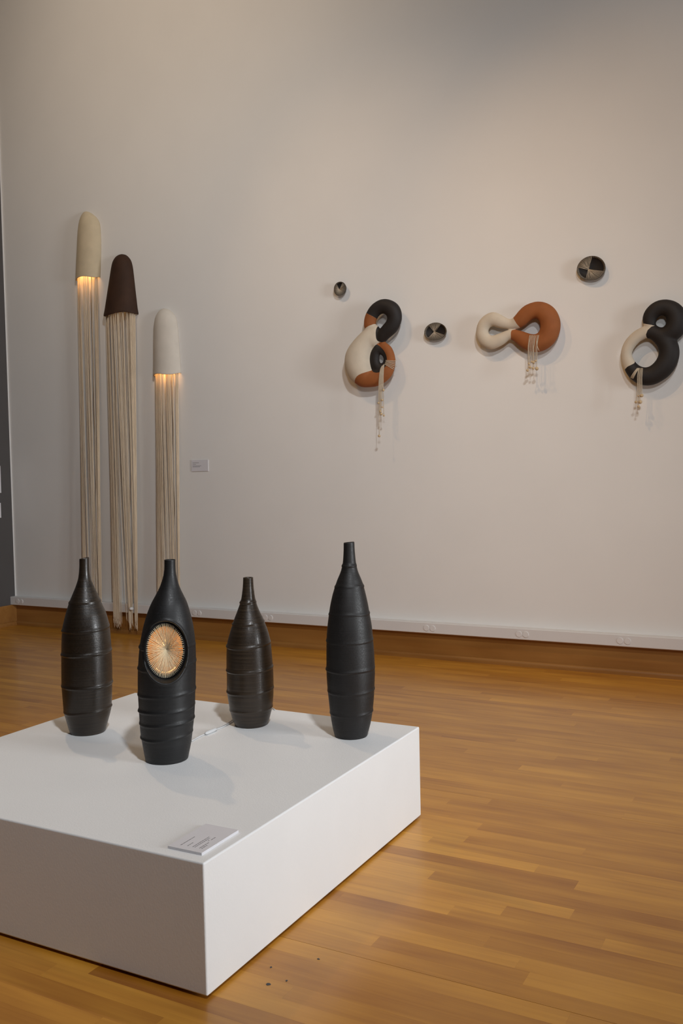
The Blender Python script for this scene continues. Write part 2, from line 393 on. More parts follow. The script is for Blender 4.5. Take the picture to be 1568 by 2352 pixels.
profile_y('shoe_moulding', sh2, YF, WY-BBT-0.017, 'baseboard_wood', bl)

# white surface raceway with pairs of round sockets
RD = 0.060; RZ0, RZ1 = 0.1635, 0.2290
race = struct(profile_x('trim_2', [(WY, RZ0), (WY-RD+0.004, RZ0), (WY-RD, RZ0+0.004), (WY-RD, RZ1-0.003), (WY-RD+0.003, RZ1), (WY, RZ1)], XL+0.001, XR, 'raceway_white'))
def disc_data(r, t, seg=20, bev=0.0015):
    V, Fc = [], []
    for (rr, yy) in ((r, 0), (r, -t+bev), (r-bev, -t)):
        for k in range(seg): a = 2*PI*k/seg; V.append((rr*math.cos(a), yy, rr*math.sin(a)))
    for i in range(2):
        for k in range(seg): Fc.append((i*seg+k, i*seg+(k+1) % seg, (i+1)*seg+(k+1) % seg, (i+1)*seg+k))
    Fc.append(tuple(2*seg+k for k in range(seg)))
    return V, Fc
sv, sf = disc_data(0.0185, 0.0032); sock_me = mesh('socket', sv, sf, False); sock_me.materials.append(MATS['outlet_white'])
for px_, py_ in [(45, 1380), (452, 1406), (615, 1416), (986, 1440), (1199, 1454), (1432, 1469)]:
    c = at_y(px_, py_, WY-RD)
    for s in (-1, 1):
        so = obj('socket', sock_me, None, race, (c[0]+s*0.0205, WY-RD, 0.1965))

# ================================================================== PLINTH
PA = np.array([-1.21461, 1.5755]); PHI = 0.00513
E1 = np.array([math.cos(PHI), math.sin(PHI)]); E2 = np.array([-math.sin(PHI), math.cos(PHI)])
PW, PD, PH = 1.215, 1.184, 0.305
pl = thing('display_plinth', (PA[0], PA[1], 0), 'low square white painted display plinth standing on the wooden floor', 'plinth')
pl.rotation_euler[2] = PHI
bd_ = box('plinth_body', -PW, 0, 0, PD, 0.0075, PH, 'plinth_paint', pl, bevel=0.0045)
box('recessed_foot', -PW+0.035, -0.018, 0.03, PD-0.03, 0.0, 0.0075, 'plinth_foot', pl)

# ---- label cards
def card(name, centre, ux, uy, nrm, wd, ht, th, lines, label, parent=None):
    """a mounted card: backing board and printed lines (word-like strokes)"""
    c = np.asarray(centre, float); ux = np.asarray(ux, float); uy = np.asarray(uy, float); nrm = np.asarray(nrm, float)
    root = thing(name, c, label, 'label')
    def slab(nm, x0, x1, y0, y1, z0, z1, m, par):
        vs = [ux*x+uy*y+nrm*z for (x, y, z) in boxv(x0, x1, y0, y1, z0, z1)]
        return obj(nm, mesh(nm, vs, BOXF), m, par)
    bdo = slab('card_board', -wd/2, wd/2, -ht/2, ht/2, 0.0, th, 'card_white', root)
    rr = random.Random(len(label))
    for (lx, ly, lw, lh) in lines:
        V, Fc = [], []; x = lx
        while x < lx+lw-0.001:
            ww = min(rr.uniform(0.004, 0.010)*(wd/0.15), lx+lw-x)
            n = len(V); V += [ux*a+uy*b+nrm*z for (a, b, z) in boxv(x, x+ww, ly, ly+lh, th-0.0002, th+0.0002)]
            Fc += [tuple(i+n for i in f) for f in BOXF]; x += ww+0.0014*(wd/0.15)
        obj('printed_line', mesh('printed_line', V, Fc), 'card_print', root)
    return root
# card on the plinth (measured corners on its top)
T0 = PH+0.006
cA = at_z(384, 1943, T0); cB = at_z(464, 1959, T0); cC = at_z(547, 1906, T0); cD = at_z(473, 1892, T0)
cen = (cA+cB+cC+cD)/4; cen[2] = PH
u = ((cC-cB)+(cD-cA)); wd = (np.linalg.norm(cC-cB)+np.linalg.norm(cD-cA))/2; u[2] = 0; u /= np.linalg.norm(u)
v = np.array([-u[1], u[0], 0]); ht = (np.linalg.norm(cA-cB)+np.linalg.norm(cC-cD))/2
def ln(x, y, w_, h_=0.0017): return (-wd/2+x*wd, ht/2-y*ht, w_*wd, h_)
card('title_card', cen, u, v, (0, 0, 1), wd, ht, 0.006,
     [ln(.11, .27, .36), ln(.13, .45, .14), ln(.13, .60, .43), ln(.13, .66, .40), ln(.42, .73, .03), ln(.47, .76, .12), ln(.13, .80, .25), ln(.13, .86, .16)],
     'small white printed card lying flat on the near corner of the plinth')
# card on the back wall
a_ = at_y(440, 1057); b_ = at_y(479, 1082)
wd = b_[0]-a_[0]; ht = a_[2]-b_[2]; cen = np.array([(a_[0]+b_[0])/2, WY, (a_[2]+b_[2])/2])
def ln(x, y, w_, h_=0.0026): return (-wd/2+x*wd, ht/2-y*ht, w_*wd, h_)
card('title_card', cen, (1, 0, 0), (0, 0, 1), (0, -1, 0), wd, ht, 0.005,
     [ln(.08, .26, .37), ln(.08, .40, .20), ln(.08, .54, .52), ln(.08, .62, .44)],
     'small white printed card on the pale wall right of the fringed lamps')
# two cards on the grey side wall, their edges just in the frame
for (y0_, y1_, yw, lab) in ((1070, 1132, 0.16, 'upper of two white cards on the dark grey side wall at the left edge'),
                            (1155, 1189, 0.16, 'lower of two white cards on the dark grey side wall at the left edge')):
    a_ = at_x(1.3, y0_, XL); b_ = at_x(2.0, y1_, XL)
    ye = b_[1]; ht = a_[2]-b_[2]
    wd = yw
    def ln(x, y, w_, h_=0.0026): return (-wd/2+x*wd, ht/2-y*ht, w_*wd, h_)
    card('title_card', (XL, ye-yw/2, (a_[2]+b_[2])/2), (0, 1, 0), (0, 0, 1), (1, 0, 0), yw, ht, 0.005, [ln(.1, .3, .4), ln(.1, .5, .5)], lab)

# ================================================================== BOTTLES
def bottle_rows(ox, oy, sc, rows): return [(oy+y/sc, ox+xl/sc, ox+xr/sc) for (y, xl, xr) in rows]
def bottle_ridges(ox, oy, sc, rr): return [(oy+a/sc, oy+b/sc) for a, b in rr]
def build_bottle(name, label, base_px, base_w, rows, ridges, material, oval=None, amp=0.0028, group=None, rim_tilt=0.0, nt=112):
    P = at_z(base_px[0], base_px[1], PH); s = depth(P)/F
    dh = (P-EYEP)*[1, 1, 0]; dh /= np.linalg.norm(dh)
    B = P+dh*(base_w/2*s); d = depth(B)
    toward = -dh; side = np.array([-toward[1], toward[0], 0.0])        # side = to the right as seen from the camera
    if side@RT < 0: side = -side
    zs, cs, rs = [], [], []
    for (y, xl, xr) in rows:
        Q = EYEP+ray((xl+xr)/2, y)*d
        zs.append(Q[2]); cs.append((Q-B)@side); rs.append((xr-xl)/2*d/F)
    zs = np.array(zs)[::-1]; cs = np.array(cs)[::-1]; rs = np.array(rs)[::-1]     # from the bottom up
    zs[0] = PH+0.002
    cs = cs - cs[0]*0  # keep the slight lean
    # dense smooth profile
    prof = spline(np.stack([zs, rs, cs], 1), 24)
    order = np.argsort(prof[:, 0]); prof = prof[order]
    zt = zs[-1]
    zz = np.linspace(PH+0.004, zt, 330)
    rr = np.interp(zz, prof[:, 0], prof[:, 1]); cc = np.interp(zz, prof[:, 0], prof[:, 2])
    k = np.ones(7)/7
    rr = np.convolve(np.pad(rr, 3, 'edge'), k, 'valid'); cc = np.convolve(np.pad(cc, 9, 'edge'), np.ones(19)/19, 'valid')
    th = np.arange(nt)*2*PI/nt                                   # 0 = toward the camera, +pi/2 = camera right
    TH, ZZ = np.meshgrid(th, zz); RR = np.repeat(rr[:, None], nt, 1); CC = np.repeat(cc[:, None], nt, 1)
    sd = np.random.RandomState(len(label))
    for (yl, yr) in ridges:
        ym = (yl+yr)/2
        zl = (EYEP+ray(base_px[0], yl)*d)[2]; zr = (EYEP+ray(base_px[0], yr)*d)[2]
        zm = (zl+zr)/2; tl = (zr-zl)/2; w1, w2, p1, p2 = sd.uniform(-.0016, .0016), sd.uniform(-.001, .001), sd.uniform(0, 6), sd.uniform(0, 6)
        zc = zm+tl*np.sin(TH)+w1*np.sin(2*TH+p1)+w2*np.sin(5*TH+p2)-0.3*tl*np.cos(TH)
        dz = ZZ-zc
        am = amp*(0.8+0.35*np.sin(TH*1.0+p1)+0.15*np.sin(3*TH+p2))
        RR = RR+am*np.where(dz > 0, np.exp(-(dz/0.0055)**2), np.exp(-(dz/0.0026)**2))
    S_ = RR*np.sin(TH); N_ = RR*np.cos(TH)
    faces_keep = None
    if oval:
        ox_, zc_, ax_, az_, dpl, hx, hz = oval
        e = np.sqrt(((S_+CC-ox_)/ax_)**2+((ZZ-zc_)/az_)**2)
        t = np.clip((1.05-e)/0.09, 0, 1); t = t*t*(3-2*t); t = np.where(N_ > 0, t, 0)
        lip = np.where(N_ > 0, 0.0022*np.exp(-((e-1.07)/0.035)**2), 0)
        N_ = N_+lip
        N_ = np.where(t > 0, N_*(1-t)+np.minimum(N_, dpl)*t, N_)
        hole = (e < 0.84) & (N_ > 0)
    V = (S_+CC)[..., None]*side+N_[..., None]*toward
    V[..., 2] = ZZ-PH
    if rim_tilt: V[..., 2] += rim_tilt*np.sin(TH)*np.clip((ZZ-(zt-0.05))/0.05, 0, 1)
    V = V.reshape(-1, 3); nz = len(zz); Fc = []
    for i in range(nz-1):
        for j in range(nt):
            j2 = (j+1) % nt
            if oval and hole[i, j] and hole[i, j2] and hole[i+1, j] and hole[i+1, j2]: continue
            Fc.append((i*nt+j, i*nt+j2, (i+1)*nt+j2, (i+1)*nt+j))
    V = list(V)
    # foot: rounded edge and base
    n0 = len(V)
    for (f_, zf) in ((0.985, 0.0015), (0.955, 0.0)):
        for j in range(nt): V.append(side*(cc[0]+rr[0]*f_*math.sin(th[j]))+toward*rr[0]*f_*math.cos(th[j])+np.array([0, 0, zf]))
    for j in range(nt):
        j2 = (j+1) % nt
        Fc += [(n0+j, n0+j2, j2, j), (n0+nt+j, n0+nt+j2, n0+j2, n0+j)]
    Fc.append(tuple(n0+nt+j for j in range(nt-1, -1, -1)))
    # lip and inside of the neck
    top0 = (nz-1)*nt; prev = top0
    for (dr, dz) in ((-0.0010, 0.0008), (-0.0030, 0.0005), (-0.0042, -0.002), (-0.0045, -0.05)):
        n1 = len(V)
        for j in range(nt):
            p = side*(cc[-1]+(rr[-1]+dr)*math.sin(th[j]))+toward*(rr[-1]+dr)*math.cos(th[j])
            p = p+np.array([0, 0, zt-PH+dz+rim_tilt*math.sin(th[j])]); V.append(p)
        for j in range(nt):
            j2 = (j+1) % nt; Fc.append((prev+j, prev+j2, n1+j2, n1+j))
        prev = n1
    Fc.append(tuple(prev+j for j in range(nt)))
    root = thing(name, (B[0], B[1], PH), label, 'bottle', group)
    obj('bottle_body', mesh('bottle_body', V, Fc, True), material, root)
    return root, B, toward, side, d

C1 = (120, 1240, 4.2); C2 = (490, 1220, 3.92)
rows1 = bottle_rows(*C1, [(172, 262, 355), (250, 262, 356), (320, 257, 360), (370, 250, 370), (430, 232, 394), (500, 205, 425), (580, 172, 458), (650, 150, 488), (700, 137, 510), (760, 122, 528), (830, 107, 543), (950, 99, 556), (1080, 97, 565), (1200, 97, 570), (1300, 98, 572), (1395, 100, 571), (1500, 108, 569), (1600, 116, 566), (1640, 121, 562), (1700, 136, 548), (1780, 157, 526), (1830, 172, 513), (1872, 190, 499)])
build_bottle('ceramic_bottle', 'dark brown glazed clay bottle with raised rings, leftmost on the plinth', (203, 1690), 74, rows1,
             bottle_ridges(*C1, [(590, 578), (858, 832), (1082, 1062), (1390, 1378), (1642, 1606)]), 'brown_glaze_dark', rim_tilt=0.0022)
rows2 = bottle_rows(*C1, [(186, 1080, 1187), (260, 1080, 1187), (320, 1075, 1192), (380, 1060, 1205), (450, 1035, 1226), (520, 1000, 1258), (600, 957, 1295), (700, 917, 1325), (800, 888, 1350), (900, 866, 1365), (1000, 850, 1376), (1100, 840, 1380), (1200, 834, 1381), (1300, 831, 1380), (1450, 832, 1376), (1600, 840, 1372), (1730, 848, 1364), (1850, 857, 1350), (1960, 876, 1338), (2050, 891, 1320), (2120, 906, 1302), (2148, 914, 1294)])
# lit bottle: position of the oval opening on it
P = at_z(383, 1756, PH); s_ = depth(P)/F; dh = (P-EYEP)*[1, 1, 0]; dh /= np.linalg.norm(dh); B2 = P+dh*(90/2*s_); d2 = depth(B2)
OVZ = (EYEP+ray(384, 1493)*(d2-0.055))[2]; OVX = 0.0050
AX, AZ, DPL, HX, HZ = 0.0625, 0.0865, 0.050, 0.0515, 0.0770
lamp, B2, TO2, SI2, d2 = build_bottle('bottle_lamp', 'matt black clay bottle lamp with a glowing oval of radiating strings', (383, 1756), 88, rows2,
             bottle_ridges(*C1, [(1012, 1006), (1216, 1166), (1466, 1436), (1622, 1582), (1744, 1716), (1882, 1850)]), 'black_clay_smooth', oval=(OVX, OVZ, AX, AZ, DPL, HX, HZ), nt=180)
rows3 = bottle_rows(*C2, [(412, 268, 357), (425, 267, 357), (480, 265, 360), (550, 258, 368), (620, 246, 380), (700, 219, 407), (770, 192, 440), (810, 179, 457), (900, 150, 490), (1000, 125, 514), (1100, 119, 524), (1200, 119, 533), (1300, 122, 539), (1420, 123, 540), (1500, 133, 538), (1590, 148, 528), (1650, 163, 514), (1700, 178, 500), (1752, 198, 480)])
build_bottle('ceramic_bottle', 'shortest bottle, brown ringed glaze, beside the white cord on the plinth', (577, 1673), 68, rows3,
             bottle_ridges(*C2, [(634, 630), (824, 804), (1022, 994), (1238, 1217), (1432, 1406), (1597, 1580)]), 'brown_glaze')
rows4 = bottle_rows(*C2, [(97, 1172, 1268), (140, 1171, 1269), (200, 1170, 1274), (280, 1164, 1282), (310, 1158, 1289), (360, 1144, 1301), (430, 1115, 1331), (485, 1096, 1350), (560, 1073, 1369), (650, 1053, 1389), (730, 1041, 1403), (850, 1026, 1424), (970, 1018, 1435), (1100, 1017, 1446), (1220, 1017, 1452), (1300, 1019, 1452), (1420, 1028, 1447), (1500, 1037, 1444), (1600, 1047, 1434), (1700, 1062, 1420), (1780, 1077, 1401), (1850, 1092, 1383)])
build_bottle('ceramic_bottle', 'tallest slender matt black bottle with raised rings, right end of the plinth', (806, 1699), 68, rows4,
             bottle_ridges(*C2, [(306, 304), (487, 485), (732, 728), (976, 968), (1230, 1222), (1430, 1416), (1628, 1614)]), 'black_clay', amp=0.0024, rim_tilt=0.0012)

# ---- lit bottle: rim plate, lining, strings, bulb
def ov(s, z, n): return SI2*(OVX+s)+TO2*n+np.array([0, 0, OVZ-PH+z])
nv = 72
V, Fc = [], []
for (sx, sz, n) in ((HX, HZ, DPL-0.012), (HX, HZ, DPL+0.002), (HX+0.001, HZ+0.001, DPL+0.003), (AX*0.965, AZ*0.965, DPL+0.003), (AX*0.985, AZ*0.985, DPL+0.0005)):
    for k in range(nv):
        t = 2*PI*k/nv; V.append(ov(sx*math.cos(t), sz*math.sin(t), n))
for i in range(4):
    for k in range(nv): Fc.append((i*nv+k, i*nv+(k+1) % nv, (i+1)*nv+(k+1) % nv, (i+1)*nv+k))
obj('oval_rim', mesh('oval_rim', V, Fc, True), 'black_clay_smooth', lamp)
V, Fc = [], []; nr = 9
for i in range(nr+1):
    ph = PI/2*i/nr
    for k in range(nv):
        t = 2*PI*k/nv; V.append(ov((HX+0.0005)*math.cos(ph)*math.cos(t), (HZ+0.0005)*math.cos(ph)*math.sin(t), DPL-0.011-0.085*math.sin(ph)))
for i in range(nr):
    for k in range(nv): Fc.append((i*nv+k, i*nv+(k+1) % nv, (i+1)*nv+(k+1) % nv, (i+1)*nv+k))
obj('glowing_lining', mesh('glowing_lining', V, Fc, True), 'glow_clay', lamp)
rs_ = random.Random(5)
NS = 80
for layer in range(2):
    for k in range(NS):
        t = 2*PI*(k+0.5*layer)/NS+rs_.uniform(-.012, .012)
        a = ov((HX+0.0032)*math.cos(t), (HZ+0.0032)*math.sin(t), DPL+0.0036)
        b = ov((HX-0.001)*math.cos(t), (HZ-0.001)*math.sin(t), DPL+0.001)
        j1, j2 = rs_.uniform(-.002, .002), rs_.uniform(-.002, .002)
        c = ov(0.003+j1, 0.001+j2, DPL-0.006) if layer == 0 else ov(0.010+j1, 0.010+j2, DPL-0.024)
        if layer == 0: tube('string', [a, b, c], [0.0010, 0.00105, 0.0009], 'thread_pale', lamp, 5)
        else: tube('string', [ov((HX-0.0005)*math.cos(t), (HZ-0.0005)*math.sin(t), DPL-0.006), c], 0.0008, 'string_cotton', lamp, 5)
tube('glow_filament', [ov(0.044*math.cos(t), -0.005+0.064*math.sin(t), DPL-0.020) for t in np.linspace(PI*1.28, PI*1.72, 14)], 0.0013, 'led_glow', lamp, 6)
blb = obj('bulb', ball_mesh('bulb', 0.011), 'bulb_glow', lamp, ov(0.004, 0.012, DPL-0.058))
pl_ = bpy.data.lights.new('bottle_lamp_light', 'POINT'); pl_.energy = 0.27; pl_.color = (1.0, 0.66, 0.34); pl_.shadow_soft_size = 0.014
lo = bpy.data.objects.new('bottle_lamp_light', pl_); COL.objects.link(lo); lo.parent = lamp; lo.location = tuple(ov(0.004, 0.012, DPL-0.030))

# ---- white cord with an inline switch, from the lit bottle round the back of the short bottle
cb = at_z(440, 1703, PH); cb[2] = PH
cordt = thing('power_cord', cb, 'thin white power cord with inline switch lying on the plinth between bottles', 'cord')
def on_pl(x, y, z=0.0028): p = at_z(x, y, PH+z); return p-cb
tube('cord_strand', spline([on_pl(440, 1702), on_pl(455, 1693), on_pl(466, 1688), on_pl(475, 1684)], 6), 0.0022, 'white_plastic', cordt, 8)
sw0, sw1 = on_pl(471, 1685, 0.0062), on_pl(497, 1674, 0.0062)
ax_ = sw1-sw0
sp = [sw0+ax_*t for t in np.linspace(0, 1, 11)]; sr = [0.0045, 0.0075, 0.0082, 0.0085, 0.0085, 0.0085, 0.0085, 0.0085, 0.0082, 0.007, 0.004]
tube('cord_switch', sp, [r*0.7 for r in sr], 'white_plastic', cordt, 10)
tube('cord_strand', spline([on_pl(494, 1676), on_pl(515, 1668), on_pl(537, 1655), on_pl(543, 1643), on_pl(558, 1633), on_pl(590, 1625), on_pl(621, 1626), on_pl(631, 1630)], 6), 0.0020, 'white_plastic', cordt, 8)
tube('cord_strand', spline([on_pl(498, 1673), on_pl(518, 1664), on_pl(534, 1652), on_pl(540, 1641)], 6), 0.0017, 'white_plastic', cordt, 8)

# ================================================================== FRINGED WALL LAMPS
CROPL = (130, 460, 4.48)
def fringe_lamp(name, label, rows, material, lit, nstr, zend, seed, gap, cordpos, lip=0.0, b_ratio=0.74, endcluster=None, plug=False):
    ox, oy, sc = CROPL
    rnd = random.Random(seed)
    rws = []
    for (y, xl, xr) in rows:
        X, Y_ = (ox+xl/sc), oy+y/sc; X2 = ox+xr/sc
        R_ = at_y(X2, Y_, WY-0.004)                        # right edge lies on the wall
        dd = depth(R_); wdt = (X2-X)*dd/F
        rd = ray((X+X2)/2, Y_); rdh = rd[:2]/np.linalg.norm(rd[:2]); ct, st = rdh[1], -rdh[0]      # cos, sin of the viewing angle to the wall
        a = wdt/(ct+math.sqrt(ct*ct+(st*b_ratio)**2))
        rws.append((R_[2], R_[0]-a, a))
    rws = np.array(rws[::-1])                              # bottom up
    z0 = rws[0, 0]; xc0 = rws[0, 1]; a0 = rws[0, 2]
    pr = spline(rws, 8)
    root = thing(name, (xc0, WY, z0), label, 'wall lamp')
    nth = 40; V, Fc = [], []; n = len(pr)
    for i, (z, xc, a) in enumerate(pr):
        lz = 0.0
        for k in range(nth+1):
            t = PI*k/nth
            fl = 1.0+lip*math.exp(-((z-z0)/0.03)**2)
            wob = 0.006*math.sin(3*t+seed)*math.exp(-((z-z0)/0.05)**2)
            V.append((xc+a*fl*math.cos(t)-xc0, -b_ratio*a*fl*math.sin(t), z-z0+wob))
    for i in range(n-1):
        for k in range(nth): Fc.append((i*(nth+1)+k, (i+1)*(nth+1)+k, (i+1)*(nth+1)+k+1, i*(nth+1)+k+1))
    so = obj('shade', mesh('shade', V, Fc, True), material, root)
    md = so.modifiers.new('solid', 'SOLIDIFY'); md.thickness = 0.009; md.offset = -1.0
    # fringe strings hang from inside the rim
    ai, bi = a0-0.016, b_ratio*a0-0.014
    zroot = 0.06
    clusters = [rnd.uniform(0.05, 0.95) for _ in range(7)]
    for k in range(nstr):
        f_ = (k+0.5)/nstr+rnd.uniform(-.35, .35)/nstr
        if any(g0 < f_ < g1 for g0, g1 in gap): 
            if rnd.random() < 0.75: continue
        t = PI*(1-f_); dep = rnd.choice([1.0, 1.0, 0.75, 0.5]) 
        x0, y0 = ai*math.cos(t), -max(0.012, bi*math.sin(t)*dep)
        ze = zend-z0+rnd.uniform(-0.03, 0.05)
        cl = min(clusters, key=lambda c_: abs(c_-f_)); xt = ai*math.cos(PI*(1-cl))
        pull = rnd.uniform(0.1, 0.45)
        x1 = x0+(xt-x0)*pull; y1 = min(y0*0.75, -0.012) if zend > 0.24 else min(y0*0.8, -RD-0.012)
        if endcluster:
            c_ = min(endcluster, key=lambda q: abs(q-x0)); x1 = x0+(c_-x0)*rnd.uniform(0.3, 0.7)
        ph, am = rnd.uniform(0, 6), rnd.uniform(0.0005, 0.0035)
        path = []
        for q in range(13):
            s = q/12; z = zroot+(ze-zroot)*s
            e = s**1.4
            path.append((x0+(x1-x0)*e+am*math.sin(3.1*s*PI+ph)*s, y0+(y1-y0)*s, z))
        path.append((path[-1][0]+rnd.uniform(-.006, .006), path[-1][1]+rnd.uniform(-.004, .004), path[-1][2]-0.02))
        path = np.array(path)
        rr_ = np.full(len(path), rnd.uniform(0.0017, 0.0025)); rr_[-1] *= 0.5
        tube('string', path, rr_, 'cord_cotton', root, 5)
    # flex running down behind the fringe
    if cordpos is not None:
        pth = []
        zb = 0.23-z0
        for q in range(22):
            s = q/21; z = 0.10+(zb-0.10)*s
            pth.append((cordpos*a0+0.010*math.sin(9*s+seed)*s+0.006*math.sin(21*s+2), -0.010-0.030*s-(0.025*s*s), z))
        tube('power_cord', spline(pth, 3), 0.0028, 'flex_cord', root, 6)
        if plug:
            p_ = pth[-1]
            po = tube('plug', [(p_[0], -RD-0.006, p_[2]-0.032), (p_[0], -RD-0.010, p_[2]-0.032), (p_[0], -RD-0.026, p_[2]-0.030), (p_[0], -RD-0.034, p_[2]-0.028)], [0.012, 0.014, 0.011, 0.005], 'raceway_white', root, 10)
    if lit:
        bo = obj('bulb', ball_mesh('bulb', 0.014), 'bulb_glow', root, (0, -0.035, 0.16))
        l = bpy.data.lights.new('wall_lamp_light', 'POINT'); l.energy = lit; l.color = (1.0, 0.60, 0.26); l.shadow_soft_size = 0.016
        lo = bpy.data.objects.new('wall_lamp_light', l); COL.objects.link(lo); lo.parent = root; lo.location = (0, -0.035, 0.125)
    return root
fringe_lamp('fringed_wall_lamp', 'pale yellow clay wall lamp with a long string fringe, highest of three',
    [(113, 297, 304), (118, 275, 325), (130, 262, 350), (150, 248, 378), (180, 236, 410), (215, 228, 432), (260, 222, 445), (350, 216, 452), (500, 210, 455), (650, 203, 451), (740, 199, 448), (790, 197, 447)],
    'cream_clay', 1.5, 46, 0.16, 3, [(0.30, 0.46), (0.62, 0.74)], 0.30)
fringe_lamp('fringed_wall_lamp', 'dark brown clay wall lamp with flared rim and long string fringe',
    [(554, 655, 675), (560, 625, 705), (580, 597, 733), (620, 573, 762), (680, 559, 779), (760, 547, 790), (850, 533, 800), (950, 518, 811), (1050, 503, 823), (1110, 494, 830), (1150, 489, 835), (1166, 490, 834)],
    'brown_clay', 0.10, 62, 0.085, 5, [], 0.42, lip=0.02, endcluster=(-0.075, 0.06, 0.10), plug=True)
fringe_lamp('fringed_wall_lamp', 'ivory clay wall lamp with a long string fringe, lowest of three',
    [(1113, 1092, 1106), (1119, 1068, 1138), (1135, 1045, 1170), (1160, 1026, 1196), (1195, 1010, 1220), (1240, 1002, 1234), (1300, 998, 1243), (1400, 997, 1251), (1500, 997, 1259), (1600, 997, 1267), (1700, 996, 1273), (1785, 993, 1278)],
    'ivory_clay', 1.5, 56, 0.16, 8, [], 0.35)

# ================================================================== RING SCULPTURES
def surface_nets(Fv, org, h):
    """naive surface nets of the zero level of the grid Fv (negative inside)"""
    nx, ny, nz = Fv.shape
    ins = Fv < 0
    acc = np.zeros((nx-1, ny-1, nz-1, 3)); cnt = np.zeros((nx-1, ny-1, nz-1))
    for ax in range(3):
        for p in (0, 1):
            for q in (0, 1):
                o1 = [ax]; oth = [a for a in range(3) if a != ax]
                sl0 = [None]*3; sl1 = [None]*3
                dims = (nx, ny, nz)
                sl0[ax] = slice(0, dims[ax]-1); sl1[ax] = slice(1, dims[ax])
                for a, v_ in zip(oth, (p, q)):
                    sl0[a] = slice(v_, dims[a]-1+v_); sl1[a] = slice(v_, dims[a]-1+v_)
                A = Fv[tuple(sl0)]; Bv = Fv[tuple(sl1)]
                m = (A < 0) != (Bv < 0)
                t = np.where(m, A/np.where(m, A-Bv, 1), 0)
                acc[..., ax] += np.where(m, t, 0)
                for a, v_ in zip(oth, (p, q)): acc[..., a] += np.where(m, v_, 0)
                cnt += m
    act = cnt > 0
    idx = -np.ones(act.shape, int); idx[act] = np.arange(act.sum())
    ijk = np.argwhere(act)
    V = np.asarray(org)+h*(ijk+acc[act]/cnt[act][:, None])
    quads = []
    for ax in range(3):
        b, c = [(1, 2), (2, 0), (0, 1)][ax]
        sl0 = [slice(1, -1)]*3; sl1 = [slice(1, -1)]*3
        sl0[ax] = slice(0, -1); sl1[ax] = slice(1, None)
        m = ins[tuple(sl0)] != ins[tuple(sl1)]
        pos = np.argwhere(m)
        off = np.ones(3, int); off[ax] = 0; pos = pos+off
        flip = ins[tuple(pos.T)]
        eb = np.zeros(3, int); eb[b] = 1; ec = np.zeros(3, int); ec[c] = 1
        q = np.stack([idx[tuple((pos-eb-ec).T)], idx[tuple((pos-ec).T)], idx[tuple(pos.T)], idx[tuple((pos-eb).T)]], 1)
        q[~flip] = q[~flip][:, ::-1]
        quads.append(q)
    return V, np.concatenate(quads)
def split_tris(V, T, s):
    """cut triangles T along the zero line of the vertex field s; returns V, T_neg, T_pos"""
    V = list(map(np.array, V)); s = list(s); cache = {}
    def mid(i, j):
        key = (min(i, j), max(i, j))
        if key not in cache:
            t = s[i]/(s[i]-s[j]); cache[key] = len(V); V.append(V[i]+(V[j]-V[i])*t); s.append(0.0)
        return cache[key]
    N, P_ = [], []
    sa = np.array(s[:])
    neg = sa[T] < 0
    full_n = neg.all(1); full_p = (~neg).all(1)
    N = [tuple(t) for t in T[full_n]]; P_ = [tuple(t) for t in T[full_p]]
    for t in T[~(full_n | full_p)]:
        t = list(t); ng = [s[i] < 0 for i in t]
        lone = ng.index(True) if sum(ng) == 1 else ng.index(False)
        a, b, c = t[lone], t[(lone+1) % 3], t[(lone+2) % 3]
        ab, ac = mid(a, b), mid(a, c)
        l, o2 = [(a, ab, ac)], [(ab, b, c), (ab, c, ac)]
        if s[a] < 0: N += l; P_ += o2
        else: P_ += l; N += o2
    return np.array(V), np.array(N).reshape(-1, 3), np.array(P_).reshape(-1, 3)
def poly_sd(P, poly):
    """signed distance of 2-D points to a polygon, negative inside"""
    poly = np.asarray(poly, float); n = len(poly); d = np.full(len(P), 1e9); ins = np.zeros(len(P), bool)
    for i in range(n):
        a, b = poly[i], poly[(i+1) % n]; e = b-a; w_ = P-a
        t = np.clip((w_@e)/(e@e+1e-12), 0, 1); q = w_-t[:, None]*e; d = np.minimum(d, np.sqrt((q**2).sum(1)))
        c1 = (a[1] <= P[:, 1]) & (b[1] > P[:, 1]); c2 = (a[1] > P[:, 1]) & (b[1] <= P[:, 1])
        cr = e[0]*w_[:, 1]-e[1]*w_[:, 0]
        ins ^= (c1 & (cr > 0)) | (c2 & (cr < 0))
    return np.where(ins, -d, d)
DS = 0.76                                                   # the forms are a little flatter than round
